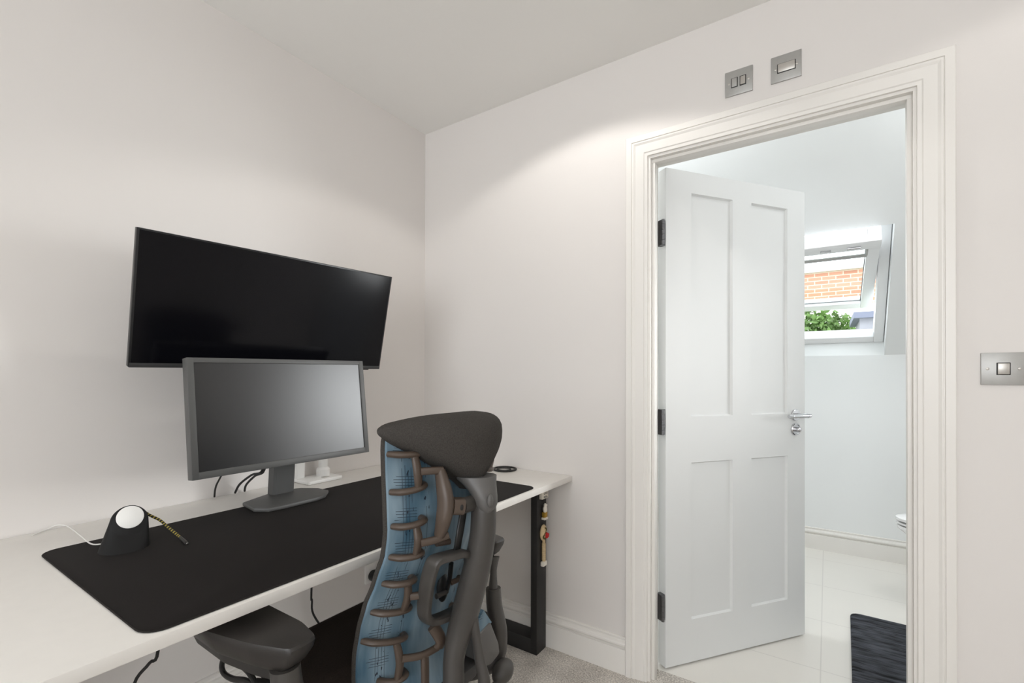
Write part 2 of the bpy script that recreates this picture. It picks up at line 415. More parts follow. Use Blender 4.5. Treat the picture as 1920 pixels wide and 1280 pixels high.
# ------------------------------------------------------------------ bathroom shell
BX0, BX1, BY, BC = .45, 2.935, 2.03, 2.85
TH = math.radians(50); KZ = 1.294
b = B(); box(b, BX0-.1, BX1+.1, .095, BY+.1, -.06, 0); struct('floor_bathroom', b, TILE, 'pale large-format tiled bathroom floor', 'floor')
b = B(); box(b, BX0-.1, BX0, WT, BY+.1, 0, BC); struct('wall_bathroom_left', b, BATHW, 'white bathroom wall behind the open door', 'wall')
b = B(); box(b, BX1, BX1+.1, WT, BY+.1, 0, BC); struct('wall_bathroom_right', b, BATHW, 'white bathroom wall behind the toilet', 'wall')
b = B(); box(b, BX0, BX1, BY, BY+.1, 0, KZ); struct('wall_bathroom_far', b, BATHW, 'white low bathroom wall under the roof window', 'wall')
b = B(); box(b, BX0-.1, BX1+.1, WT, 1.05, BC-.05, BC+.05); struct('ceiling_bathroom', b, BATHW, 'white bathroom ceiling', 'ceiling')
b = B(); box(b, BX0, BX1, WT-.0, WT+.02, HC, BC); struct('wall_bathroom_near', b, BATHW, 'white bathroom wall above the doorway', 'wall')
# sloped ceiling with an opening; local frame: x, s up the slope, n outward
def sl(x, s, n): return V((x, BY-math.cos(TH)*s+math.sin(TH)*n, KZ+math.sin(TH)*s+math.cos(TH)*n))
SLM = M(((1, 0, 0, 0), (0, -math.cos(TH), math.sin(TH), BY), (0, math.sin(TH), math.cos(TH), KZ), (0, 0, 0, 1)))
OX0, OX1 = 1.235, 2.022; OS1 = .885; SMAX = 2.05; TN = .14
b = B()
def slbox(bm, x0, x1, s0, s1, n0, n1, bev=0, mi=0): box(bm, x0, x1, s0, s1, n0, n1, bev, 2, mi, SLM)
slbox(b, BX0, OX0, 0, SMAX, 0, TN); slbox(b, OX1, BX1, 0, SMAX, 0, TN); slbox(b, OX0, OX1, OS1, SMAX, 0, TN)
struct('ceiling_slope', b, BATHW, 'white sloped bathroom ceiling round the roof window', 'ceiling')
# vertical lower reveal
b = B(); prism(b, [(BY+.001, KZ-.001), (BY+.10, KZ-.001), (BY+.10, KZ+.140), (BY+.03, KZ+.080)], OX0, OX1, mtx=M(((0, 0, 1, 0), (1, 0, 0, 0), (0, 1, 0, 0), (0, 0, 0, 1)))); struct('trim_3', b, BATHW, 'white sill reveal under the roof window', 'window reveal')
skirting('baseboard_bathroom', (BX0, BY, 0), (BX1, BY, 0), (0, -1, 0), 'white moulded skirting board along the bathroom far wall')

# roof window: frame in the slope, centre-pivot sash tipped open
win = thing('window_1', 'white pivot roof window tilted open above the bathroom wall', 'roof window', sl(OX0+.39, .45, .1), kind='structure')
FS0, FS1, FN0, FN1 = .045, .97, .075, .165
WPAINT = mat('window_paint', (240, 241, 242), .35)
b = B()
fx0, fx1 = OX0+.003, OX1-.003
slbox(b, fx0, fx0+.05, FS0, FS1, FN0, FN1, .004); slbox(b, fx1-.05, fx1, FS0, FS1, FN0, FN1, .004)
slbox(b, fx0+.05, fx1-.05, FS0, FS0+.045, FN0, FN1, .004); slbox(b, fx0+.05, fx1-.05, FS1-.045, FS1, FN0, FN1, .004)
obj('window_frame', b, WPAINT, win)
pc = sl(0, .5475, .12); phi = math.radians(27)
SM = M.Translation(pc) @ M.Rotation(phi, 4, 'X') @ M.Translation(-pc) @ SLM
def sbox(bm, *a, bev=0, mi=0): box(bm, *a, bev, 2, mi, SM)
b = B(); sx0, sx1, ss0, ss1 = fx0+.054, fx1-.054, .150, FS1-.05
sbox(b, sx0, sx0+.06, ss0, ss1, .09, .15, bev=.004); sbox(b, sx1-.06, sx1, ss0, ss1, .09, .15, bev=.004)
sbox(b, sx0+.06, sx1-.06, ss0, ss0+.065, .09, .15, bev=.004); sbox(b, sx0+.06, sx1-.06, ss1-.075, ss1, .09, .15, bev=.004)
sash = obj('sash', b, WPAINT, win)
b = B(); sbox(b, sx0+.06, sx1-.06, ss0+.065, ss1-.075, .116, .126); obj('pane', b, GLASS, sash, label='clear window glass')
b = B(); sbox(b, sx0+.045, sx1-.045, ss1-.105, ss1-.088, .086, .094, bev=.002); sbox(b, sx0+.055, sx1-.055, ss1-.185, ss1-.160, .088, .098, bev=.002); sbox(b, sx1-.062, sx1-.052, ss1-.17, ss1-.09, .088, .096, bev=.001); obj('blind_rail', b, STEEL, sash, label='grey blind rail')
b = B()
for q in ((sx0+.058, sx0+.064, ss0+.06, ss1-.07), (sx1-.064, sx1-.058, ss0+.06, ss1-.07), (sx0+.06, sx1-.06, ss0+.062, ss0+.068), (sx0+.06, sx1-.06, ss1-.078, ss1-.072)): sbox(b, *q, .112, .1165)
obj('gasket', b, HINGE, sash, label='grey glazing gasket')
b = B(); sbox(b, sx0, sx1, ss1-.062, ss1+.012, .052, .088, bev=.006)
obj('ventilation_bar', b, WPAINT, sash)
b = B(); lathe(b, [(0, -.03), (.008, -.03), (.008, .03), (0, .03)], SM @ M.Translation(V((sx1-.12, ss1-.028, .047))) @ M.Rotation(PI/2, 4, 'Y'))
sbox(b, sx0+.40, sx0+.45, ss1-.034, ss1-.026, .040, .050, bev=.002); sbox(b, sx0+.40, sx0+.406, ss1-.034, ss1-.026, .045, .053); sbox(b, sx0+.444, sx0+.45, ss1-.034, ss1-.026, .045, .053)
obj('latch', b, CHROME, sash, label='metal vent latch')
b = B(); box(b, sx1-.16, sx1-.10, ss1-.085, ss1-.07, .08, .092, .002, 2, 0, SM); obj('hinge', b, STEEL, sash)

# toilet seen past the jamb
toi = thing('toilet', 'white back-to-wall toilet with slim closed lid beyond the doorway', 'toilet', (2.4, 1.36, 0))
def oval(cx, cy, rx, ry, z, n=28, flat=None):
    out = []
    for i in range(n):
        a = 2*PI*i/n; x = cx+rx*math.cos(a); y = cy+ry*math.sin(a)
        if flat is not None: x = min(x, flat)
        out.append(V((x, y, z)))
    return out
b = B(); loft(b, [oval(2.52, 1.36, .26, .12, 0, flat=2.7), oval(2.50, 1.36, .28, .125, .15, flat=2.72), oval(2.42, 1.36, .36, .155, .30, flat=2.74), oval(2.36, 1.36, .40, .178, .385, flat=2.74), oval(2.36, 1.36, .40, .18, .40, flat=2.74)])
obj('pan', b, CERAM, toi)
b = B(); loft(b, [oval(2.36, 1.36, .395, .178, .404, flat=2.66), oval(2.355, 1.36, .40, .182, .41, flat=2.66), oval(2.355, 1.36, .40, .182, .418, flat=2.66)]); obj('seat', b, CERAM, toi)
b = B(); loft(b, [oval(2.36, 1.36, .395, .178, .423, flat=2.66), oval(2.355, 1.36, .402, .184, .428, flat=2.66), oval(2.355, 1.36, .402, .184, .44, flat=2.66), oval(2.36, 1.36, .37, .16, .449, flat=2.64)]); obj('lid', b, CERAM, toi)
b = B(); box(b, 2.66, 2.848, 1.17, 1.55, .0, .84, .01); obj('cistern', b, CERAM, toi); toi.location.x += .06

# bath mat
b = B(); prism(b, rpoly(1.815, 2.32, .22, 1.062, .04), .0, .016, .006, mtx=M.Translation(V((1.83, 1.05, 0))) @ M.Rotation(math.radians(-1.3), 4, 'Z') @ M.Translation(V((-1.83, -1.05, 0))))
mesh_thing('bath_mat', b, BMAT, 'dark charcoal ribbed bath mat on the pale tiled floor', 'bath mat')

# ------------------------------------------------------------------ world outside the roof window
house = thing('brick_house', 'red brick house wall outside the bathroom roof window', 'house', (4, 9.2, -3))
b = B(); box(b, .6, 6.6, 9.2, 14, 2.5, 3.16); obj('brick_wall', b, BRK, house)
b = B(); box(b, .55, 6.6, 9.15, 14, -3, 2.5); obj('render_wall', b, CLAD, house, label='pale rendered wall below the brick')
b = B(); box(b, .5, 6.65, 9.1, 14.05, 3.16, 3.26); obj('coping', b, CLAD, house, label='pale coping on the brick')
dr = thing('slate_dormer', 'grey slate-clad dormer beside the open roof window', 'dormer', (2.8, 5.2, -3))
b = B(); box(b, 2.05, 3.6, 5.2, 6.3, -3, 1.84)
for i in range(6): box(b, 2.04, 3.6, 5.185, 5.21, .95+.15*i, .95+.15*i+.142)
obj('cladding', b, SLATE, dr)
b = B(); box(b, 1.98, 3.7, 5.1, 6.35, 1.84, 1.91); obj('roof', b, mat('dormer_lead', (104, 109, 124), .6), dr)
def shrub(name, c, r, n, label):
    b = B()
    for i in range(n):
        d = V((random.gauss(0, 1), random.gauss(0, 1), random.gauss(0, 1))).normalized()*random.uniform(.55, 1)
        p = V(c)+V((d.x*r[0], d.y*r[1], d.z*r[2])); s = random.uniform(.035, .07)
        m = M.Translation(p) @ M.Rotation(random.uniform(0, 6), 4, V((random.random(), random.random(), random.random()+.1)))
        vs = [b.verts.new(m @ V(q)) for q in ((-s, 0, 0), (0, -s*.5, s*.15), (s, 0, 0), (0, s*.5, s*.15))]
        b.faces.new(vs)
    t_ = thing(name, label, 'tree', (c[0], c[1], -3))
    obj('foliage', b, LEAF, t_)
    b = B(); tube(b, [(c[0], c[1], -3), (c[0]+.1, c[1], -1), (c[0], c[1], c[2])], [.16, .12, .05]); obj('trunk', b, RIBM, t_)
shrub('garden_tree', (1.55, 7.4, 1.5), (.78, .8, .75), 4200, 'bushy green tree below the open roof window sash')
b = B(); box(b, -20, 25, 2.4, 40, -3.1, -3.0); struct('ground_outside', b, GROUND, 'grass ground outside the house', 'ground')

# ------------------------------------------------------------------ switch plates on the wall
def plate(name, label, x, z, w, cat):
    t_ = thing(name, label, cat, (x, 0, z))
    b = B(); box(b, x-w/2, x+w/2, -.006, -.0005, z-.043, z+.043, .0012); obj('plate', b, STEEL, t_)
    for sx in (-1, 1):
        b = B()
        lathe(b, [(0, 0), (.0036, 0), (.0036, .0012), (.002, .0018), (0, .0018)], M.Translation(V((x+sx*.03015, -.0056, z))) @ M.Rotation(PI/2, 4, 'X'), 14)
        obj('screw', b, STEELL, t_)
    return t_
def rocker(t_, x, z, w, h, tilt=.05, mt=STEELL, name='rocker'):
    b = B(); box(b, x-w/2-.0022, x+w/2+.0022, -.0075, -.004, z-h/2-.0022, z+h/2+.0022, .0012); r_ = obj(name, b, BLKP, t_, label='black-edged rocker surround')
    b = B(); box(b, x-w/2, x+w/2, -.0095, -.005, z-h/2, z+h/2, .001)
    b.transform(M.Translation(V((x, -.007, z))) @ M.Rotation(tilt, 4, 'X') @ M.Translation(V((-x, .007, -z))))
    obj('rocker_face', b, mt, r_)
t_ = plate('light_switch', 'brushed steel single light switch right of the door frame', 2.1113, 1.1784, .086, 'light switch')
rocker(t_, 2.1113, 1.1784, .0225, .029)
t_ = plate('fused_switch', 'brushed steel plate with fuse holder and small rocker, left above the door', 1.4742, 2.1687, .086, 'switch')
rocker(t_, 1.4872, 2.1687, .0155, .029, -.12); rocker(t_, 1.4612, 2.1687, .0165, .029, 0, STEEL, 'fuse_carrier')
t_ = plate('isolator_switch', 'brushed steel plate with one wide rocker above the door', 1.6140, 2.1681, .086, 'switch')
rocker(t_, 1.6150, 2.1681, .048, .0265, .08)

# ------------------------------------------------------------------ desk
DZ, DB, DXF = .7396, .7173, .845
desk = thing('desk', 'long white desk on black metal loop legs along the left wall', 'desk', (.42, -1.1, 0))
b = B(); box(b, .003, DXF, -2.25, -.002, DB, DZ, .0012); obj('desk_top', b, WLAM, desk)
for y0, y1 in ((-.100, -.022), (-2.15, -2.07)):
    b = B()
    box(b, .704, .734, y0, y1, 0, DB-.001, .002); box(b, .06, .09, y0, y1, 0, DB-.001, .002)
    box(b, .088, .706, y0, y1, 0, .062, .002); box(b, .088, .706, y0, y1, DB-.03, DB-.001, .002)
    obj('leg', b, BLACKM, desk, label='black metal loop leg')
# desk mat
MT = DZ+.003
mp = rpoly(.214, .832, -1.500, -.272, .035)
dm = thing('desk_mat', 'large black cloth desk mat covering most of the desk', 'desk mat', (.52, -.88, DZ+.0003))
b = B(); prism(b, mp, DZ+.0003, MT, .0008); obj('mat_cloth', b, MATM, dm)
b = B(); tube(b, [V((x, y, MT-.0008)) for x, y in mp], .0015, seg=8, closed=True, smooth=False); obj('stitched_hem', b, MATE, dm, label='stitched hem')

# ------------------------------------------------------------------ monitors
def panelM(c, yaw, tilt, roll):
    ya, ti, ro = map(math.radians, (yaw, tilt, roll))
    n = V((math.cos(ya)*math.cos(ti), math.sin(ya)*math.cos(ti), math.sin(ti)))
    r = V((-math.sin(ya), math.cos(ya), 0)); u = n.cross(r)
    r, u = r*math.cos(ro)+u*math.sin(ro), -r*math.sin(ro)+u*math.cos(ro)
    return M(((r.x, u.x, n.x, c[0]), (r.y, u.y, n.y, c[1]), (r.z, u.z, n.z, c[2]), (0, 0, 0, 1)))   # local x right, y up, z out
mon = thing('monitor', 'smaller grey-framed monitor on its own stand in front of the ultrawide', 'monitor', (.25, -.90, MT))
PM = panelM((.3748, -.9719, 1.0457), -2.6, 6.4, .5)
W2, H2 = .275, .160
def lbox(bm, mtx, *a, bev=0): return box(bm, *a, bev, 2, 0, mtx)
b = B()
bl, bt_, bb = .0165, .0135, .0185
lbox(b, PM, -W2, -W2+bl, -H2, H2, -.03, 0, bev=.0015); lbox(b, PM, W2-bl, W2, -H2, H2, -.03, 0, bev=.0015)
lbox(b, PM, -W2+bl-.001, W2-bl+.001, H2-bt_, H2, -.03, 0, bev=.0015); lbox(b, PM, -W2+bl-.001, W2-bl+.001, -H2, -H2+bb, -.03, 0, bev=.0015)
obj('bezel', b, BEZEL, mon)
b = B(); lbox(b, PM, -W2+bl-.002, W2-bl+.002, -H2+bb-.002, H2-bt_+.002, -.012, -.0035); obj('screen', b, MSCR, mon)
b = B(); loft(b, [[PM @ V(q) for q in ((-W2*k_, -H2*k_, z), (W2*k_, -H2*k_, z), (W2*k_, H2*k_, z), (-W2*k_, H2*k_, z))] for k_, z in ((.99, -.026), (.97, -.036), (.72, -.052), (.66, -.056))]); obj('rear_housing', b, BEZD, mon)
b = B(); loft(b, [[V((x+.012*(.1 if zz < .8 else 1), y, zz)) for x, y in ((.166, -.928), (.196, -.928), (.202, -.92), (.202, -.86), (.196, -.852), (.166, -.852))] for zz in (.752, .88, 1.09)])
box(b, .18, .33, -.94, -.85, 1.0, 1.08, .006)
obj('stand_neck', b, BEZEL, mon)
b = B(); prism(b, [(.205, -1.03), (.30, -1.045), (.337, -1.02), (.343, -.97), (.343, -.86), (.330, -.818), (.285, -.775), (.232, -.777), (.178, -.812), (.165, -.84), (.165, -.93), (.178, -.965)], MT+.0003, MT+.013, .004); obj('stand_base', b, BEZEL, mon)

tv = thing('ultrawide_monitor', 'wide black ultrawide monitor tilted down high on the left wall side', 'monitor', (.2, -.92, 1.18))
TM = panelM((.2643, -.9268, 1.3573), -3.8, -12.9, .4); W3, H3 = .405, .1825
b = B(); lbox(b, TM, -W3, W3, -H3, H3, -.018, -.0008, bev=.002); obj('panel_case', b, TVB, tv)
b = B(); lbox(b, TM, -W3+.006, W3-.006, -H3+.012, H3-.005, -.003, 0); obj('screen', b, TVS, tv)
b = B(); lbox(b, TM, -W3+.002, W3-.002, -H3-.001, -H3+.0115, -.012, .0012, bev=.0008); lbox(b, TM, W3-.085, W3-.05, -H3-.005, -H3, -.010, -.002, bev=.001); obj('chin_strip', b, BEZD, tv)
b = B(); loft(b, [[TM @ V((sx*W3*k_, sy*H3*k2, z)) for sx, sy in ((-1, -1), (1, -1), (1, 1), (-1, 1))] for k_, k2, z in ((.97, .95, -.017), (.8, .8, -.035), (.4, .6, -.055), (.38, .58, -.058))]); obj('rear_housing', b, TVB, tv)

# white monitor arm carrying the ultrawide
arm = thing('monitor_mount', 'white monitor mount with square base at the back of the desk', 'monitor mount', (.06, -.655, DZ))
b = B(); prism(b, rpoly(.006, .112, -.738, -.585, .008), DZ+.0003, DZ+.014, .003); obj('base_plate', b, WPLA, arm)
b = B(); box(b, .075, .095, -.66, -.635, DZ+.0135, DZ+.0155, .0005); obj('base_clip', b, STEELL, arm)
b = B(); lathe(b, [(0, 0), (.026, 0), (.026, .028), (.021, .034), (.0175, .036), (.0175, .58), (0, .58)], M.Translation(V((.048, -.632, DZ+.012)))); obj('pole', b, WPLA, arm)
b = B(); box(b, .006, .03, -.735, -.70, DZ+.013, DZ+.33, .003); obj('cable_spine', b, WPLA, arm)
b = B(); tube(b, [(.048, -.632, 1.30), (.075, -.72, 1.34)], .018); obj('lower_arm', b, WPLA, arm)
b = B(); tube(b, [(.075, -.72, 1.34), (.15, -.90, 1.37), tuple(TM @ V((0, 0, -.063)))], [.02, .017, .03]); obj('upper_arm', b, WPLA, arm)

# ------------------------------------------------------------------ phone/watch charger
ch = thing('charging_stand', 'black slanted charging stand with white round pad on the desk mat', 'charger', (.335, -1.375, MT))
cb = V((.338, -1.375, MT)); fc = at(243, 974, 0, .338)
fn = V((.86, -.24, .47)).normalized(); fu = (V((0, 0, 1))-fn*fn.z).normalized(); fr = fn.cross(fu)
def circ(c, a, bb_, r, n=40): return [c+a*r*math.cos(2*PI*i/n)+bb_*r*math.sin(2*PI*i/n) for i in range(n)]
ex, ey = -fu.copy(), fr.copy()
exb = V((-ex.x, -ex.y, 0)).normalized()*-1; exb = V((fn.x, fn.y, 0)).normalized(); eyb = V((-exb.y, exb.x, 0))
b = B()
R_ = []
for t_, rs in ((0, 1), (.03, 1.02), (.5, 1), (.93, 1), (.975, .985), (1, .95)):
    lo = circ(cb, exb, eyb, .049); hi = circ(fc, -fu, -fr, .0365)
    R_.append([l.lerp(q, t_) for l, q in zip(lo, hi)])
cf = [q for q in circ(fc, -fu, -fr, .0348)]
R_[-1] = [q+fn*.001 for q in cf]
loft(b, R_); obj('stand_body', b, mat('matte_black_rubber', (13, 13, 14), .6, spec=.3), ch, ang=30)
dc = fc+fu*.006-fr*.001
b = B(); loft(b, [circ(dc+fn*.0005, -fu, fr, .0268), circ(dc+fn*.0022, -fu, fr, .0268), circ(dc+fn*.003, -fu, fr, .0256)]); obj('charging_pad', b, WPLA, ch, label='white round charging pad')
b = B()
c0 = cb+V((-.035, -.035, .012))
pts = [c0, at(170, 1019, 2, MT+.006), at(150, 1003, 2, MT+.012), at(128, 987, 2, DZ+.012), at(108, 984, 2, DZ+.012), at(88, 992, 2, DZ+.004), at(60, 1003, 2, DZ+.003)]
tube(b, pts, .0016, seg=8); mesh_thing('charger_cable', b, WCAB, 'thin white cable trailing left from the charging stand', 'cable')
b = B()
pts = [at(264, 953, 0, .315), at(278, 964, 0, .325), at(300, 975, 0, .335), at(315, 988, 0, .35), at(331, 1001, 0, .37)]
pts.append(at(338, 1007, 2, MT+.008))
tube(b, pts, .0032, seg=10)
br = thing('braided_cable', 'short black and yellow braided cable beside the charging stand', 'cable', tuple(pts[-1]))
obj('braid', b, BRAID, br)
b = B(); p0 = pts[-1]; p1 = at(350, 1018, 2, MT+.005); tube(b, [p0, p0.lerp(p1, .6), p1], [.0036, .0042, .004], seg=10); plug_ = obj('connector', b, DARKP, br)
b = B(); tube(b, [p1, p1+(p1-p0).normalized()*.008], .0025, seg=10, smooth=False); obj('plug_tip', b, CHROME, br)

# ring of cable grommet / coil at the desk's back corner
b = B()
rc = V((.548, -.064, DZ+.0045))
tube(b, [rc+V((.050*math.cos(a*PI/12), .050*math.sin(a*PI/12), .0)) for a in range(24)], .0042, seg=10, closed=True, smooth=False)
rg = thing('black_ring', 'flat black ring lying on the far right of the desk', 'ring', (rc.x, rc.y, DZ))
obj('outer_ring', b, BLKP, rg)
b = B(); tube(b, [rc+V((.030*math.cos(a*PI/12)-.004, .030*math.sin(a*PI/12), -.001)) for a in range(24)], .003, seg=8, closed=True, smooth=False); obj('inner_ring', b, BLKP, rg)

# cables behind the monitor and below the desk
def cable(name, pts, r, label, m=RUBB):
    b = B(); tube(b, pts, r, seg=8); return mesh_thing(name, b, m, label, 'cable')
cable('power_cable', [(.012, -1.026, DZ+.004), at(404, 915, 0, .03), at(412, 897, 0, .05), (.12, -1.0, .92), (.2, -.99, .97)], .003, 'black cable dropping behind the left edge of the smaller monitor')
cable('display_cable', [(.012, -.958, DZ+.004), at(450, 907, 0, .05), at(472, 890, 0, .09), at(492, 880, 0, .13), (.20, -.975, .95)], .0038, 'thick black cable left of the monitor stand, the further left of the pair')
cable('display_cable', [(.012, -.925, DZ+.004), at(462, 908, 0, .05), at(478, 892, 0, .10), at(496, 880, 0, .14), (.205, -.955, .95)], .0038, 'thick black cable nearest the monitor stand neck')
cable('power_lead', [(.04, -.66, DB-.002), at(584, 1104, 0, .035), at(585, 1125, 0, .03), at(588, 1152, 0, .03), (.05, -.6, .08), (.1, -.6, .012)], .004, 'black lead hanging against the wall under the desk')
p = at(297, 1215, 0, .35)
cable('power_lead', [V((p.x, p.y+.01, DB-.002)), p, at(280, 1243, 0, .34), at(252, 1281, 0, .33), (.31, -1.35, .3), (.3, -1.35, .012)], .004, 'black lead slanting down below the desk near the charging stand')

sock = thing('wall_socket', 'white double wall socket under the desk', 'socket', (0, -.311, .255))
b = B(); box(b, .0005, .009, -.384, -.238, .212, .298, .002); obj('faceplate', b, WPLA, sock)
for yo in (-.348, -.274):
    b = B(); box(b, .0085, .0105, yo+.018, yo+.030, .275, .29, .0008); obj('switch', b, WPLA, sock)
plug = thing('power_plug', 'black three-pin plug pushed into the wall socket', 'plug', (.01, -.346, .235))
b = B(); prism(b, [(math.cos(a*PI/10)*.025, math.sin(a*PI/10)*.027) for a in range(20)], .0, .036, .006, mtx=M.Translation(V((.0098, -.346, .245))) @ M.Rotation(PI/2, 4, 'Y')); obj('plug_body', b, BLKP, plug)
b = B(); tube(b, [(.022, -.346, .222), (.022, -.346, .2), (.024, -.35, .15), (.06, -.36, .06), (.12, -.36, .012)], .004, seg=8); obj('lead', b, RUBB, plug)

# ------------------------------------------------------------------ trinkets on the desk leg
lx = .734
def on_leg(px, py): return at(px, py, 0, lx+.004)
tg = thing('white_tag', 'small white tag box at the top of the black desk leg', 'tag', (lx, -.06, .67))
p = on_leg(1019, 927)
b = B(); box(b, lx+.0003, lx+.016, p.y-.030, p.y+.022, p.z-.014, p.z+.020, .002); obj('tag_box', b, CREAM, tg)
b = B()
for i, (w0, w1, dz) in enumerate(((-.020, .012, .011), (-.018, .014, .006), (-.02, .006, -.004), (-.018, .012, -.008))): box(b, lx+.0158, lx+.0164, p.y+w0, p.y+w1, p.z+dz-.001, p.z+dz+.001)
obj('print', b, DARKP, tg, label='faint dark printed lines')
p = on_leg(1019.5, 961)
bm_ = thing('bird_magnet', 'small white bird ornament with gold base, upper magnet on the desk leg', 'magnet', (lx, p.y, p.z))
b = B(); ball(b, (lx+.010, p.y, p.z+.016), (.009, .011, .016)); ball(b, (lx+.012, p.y-.002, p.z+.034), (.007, .007, .008)); tube(b, [(lx+.014, p.y+.004, p.z+.034), (lx+.016, p.y+.014, p.z+.031)], [.003, .0008], smooth=False); tube(b, [(lx+.008, p.y+.006, p.z+.018), (lx+.008, p.y+.018, p.z+.026)], [.005, .002], smooth=False); obj('white_bird', b, CREAM, bm_)
b = B(); box(b, lx+.0003, lx+.016, p.y-.011, p.y+.013, p.z-.018, p.z+.004, .003); obj('gold_body', b, GOLD, bm_)
b = B(); box(b, lx+.0003, lx+.018, p.y-.014, p.y+.014, p.z-.027, p.z-.017, .002); obj('foot', b, CREAM, bm_)
p = on_leg(1018, 998)
sm = thing('spoon_magnet', 'beige oval magnet with red rose and ridged handle, lower on the desk leg', 'magnet', (lx, p.y, p.z))
b = B(); ball(b, (lx+.006, p.y, p.z), (.011, .024, .034)); obj('oval_plaque', b, BEIGE, sm)
b = B()
for i in range(14):
    a = PI*i/13+.2; ball(b, (lx+.0155, p.y-.004+.011*math.sin(a*2), p.z+.021*math.cos(a)), .0036, u=8, v=6)
obj('beads', b, OLIVE, sm)
b = B()
for i in range(9): a = 2.4*i; ball(b, (lx+.019+.001*(i % 3), p.y+.006+.002*math.sqrt(i)*math.cos(a), p.z-.010+.0028*math.sqrt(i)*math.sin(a)), .0062, u=10, v=7)
obj('red_rose', b, RED, sm)
b = B()
for i in range(9): tube(b, [(lx+.008, p.y, p.z-.044-.008*i), (lx+.008, p.y, p.z-.051-.008*i)], [.0085, .0085], smooth=False)
tube(b, [(lx+.008, p.y, p.z-.028), (lx+.008, p.y, p.z-.118)], .0065, smooth=False); obj('ridged_handle', b, BEIGE, sm)
b = B(); box(b, lx+.0003, lx+.017, p.y-.016, p.y+.016, p.z-.138, p.z-.118, .004); obj('foot', b, CREAM, sm)

# ------------------------------------------------------------------ office chair
YC = -.985
chair = thing('office_chair', 'ergonomic office chair with blue printed back and grey spine pushed under the desk', 'office chair', (.86, YC, 0))
ZS = [.40, .455, .513, .57, .629, .677, .739, .798, .842, .894, .979, 1.041, 1.075]
XS = [.95, .925, .916, .917, .928, .944, .973, .997, 1.002, .999, .994, .992, .985]
def xprof(z):
    if z <= ZS[0]: return XS[0]
    for i in range(len(ZS)-1):
        if z <= ZS[i+1]:
            t = (z-ZS[i])/(ZS[i+1]-ZS[i]); t = t*t*(3-2*t)*.4+t*.6
            return XS[i]+(XS[i+1]-XS[i])*t
    return XS[-1]
def wid(z): return .163+.006*max(0, min(1, (.85-z)/.3))
def surf(yl, z, off=0): return V((xprof(z)+.045*(1-(yl/.17)**2)+off, YC+yl, z))
def onback(px, py, off):
    d = ray(px, py); pv = None
    for i in range(1600):
        kx = .6+i*.001; q = CAM+d*kx
        f = q.x-surf(q.y-YC, q.z, off).x
        if pv is not None and pv > 0 >= f: return q
        pv = f
    return CAM+d*1.15
def lz(q): return (q.y-YC, q.z)
# blue shell + dark cushion rim in front
def backgrid(off, grow, thick, z0, z1, m, name, nu=28, nv=36):
    b = B(); g = []
    for j in range(nv+1):
        z = z0+(z1-z0)*j/nv; w = wid(z)+grow
        # round the lower corners
        e = min((z-z0)/.10, 1); w *= .70+.30*math.sqrt(max(0, 1-(1-e)**2))
        e2 = min((z1-z)/.05, 1); w *= .86+.14*math.sqrt(max(0, 1-(1-e2)**2))
        g.append([surf(w*(-1+2*i/nu), z, off) for i in range(nu+1)])
    fr_ = [[b.verts.new(p) for p in r] for r in g]
    bk = [[b.verts.new(p+V((-thick, 0, 0))) for p in r] for r in g]
    for j in range(nv):
        for i in range(nu):
            b.faces.new((fr_[j][i], fr_[j][i+1], fr_[j+1][i+1], fr_[j+1][i])); b.faces.new((bk[j][i], bk[j+1][i], bk[j+1][i+1], bk[j][i+1]))
    for j in range(nv):
        for i in (0, nu): b.faces.new((fr_[j][i], fr_[j+1][i], bk[j+1][i], bk[j][i]))
    for i in range(nu):
        for j in (0, nv): b.faces.new((fr_[j][i], fr_[j][i+1], bk[j][i+1], bk[j][i]))
    return obj(name, b, m, chair, ang=50)
backgrid(0, 0, .006, .42, 1.062, BLUE, 'back_shell')
o_ = backgrid(-.0062, .0035, .010, .41, 1.060, FABR, 'back_cushion')
bv = o_.modifiers.new('bevel', 'BEVEL'); bv.width = .004; bv.segments = 3; bv.limit_method = 'ANGLE'; bv.angle_limit = math.radians(50)
# head band: lofted along y
b = B(); rings = []
NH = 30; HW = .180
for i in range(NH+1):
    t_ = -1+2*i/NH; t_ = math.copysign(1-(1-abs(t_))**1.5, t_)       # finer towards the ends
    yl = (HW if t_ < 0 else .207)*t_; a = abs(t_)
    zt = 1.074-.022*a**2.6; zb = .906+.126*a**.88
    cap = math.sqrt(max(0, 1-max(0, (a-.86)/.14)**2))
    zm, hh = (zt+zb)/2, max((zt-zb)/2*(.35+.65*cap), .004)
    if a > .86: zm = zt-hh-.004*(1-cap)
    th = max((.012+.066*(1-a**(1.9 if t_ < 0 else 3)))*(.25+.75*cap), .004)
    ring = []; n = 28
    for j in range(n):
        u = 2*PI*j/n; cu, su = math.cos(u), math.sin(u)
        zc = zm+hh*math.copysign(abs(su)**.8, su)
        if cu >= 0: x = th*abs(cu)**.75
        else: x = -.040*abs(cu)**.7*max(.15, min(1, (zc-zm+hh)/.05))*(.4+.6*cap)
        ring.append(V((surf(yl, max(zc, .97)).x+.003+x+.10*max(0, .99-zc), YC+yl, zc)))
    rings.append(ring)
loft(b, rings); obj('head_band', b, FABR, chair, ang=60, label='charcoal fabric band over the top of the back')

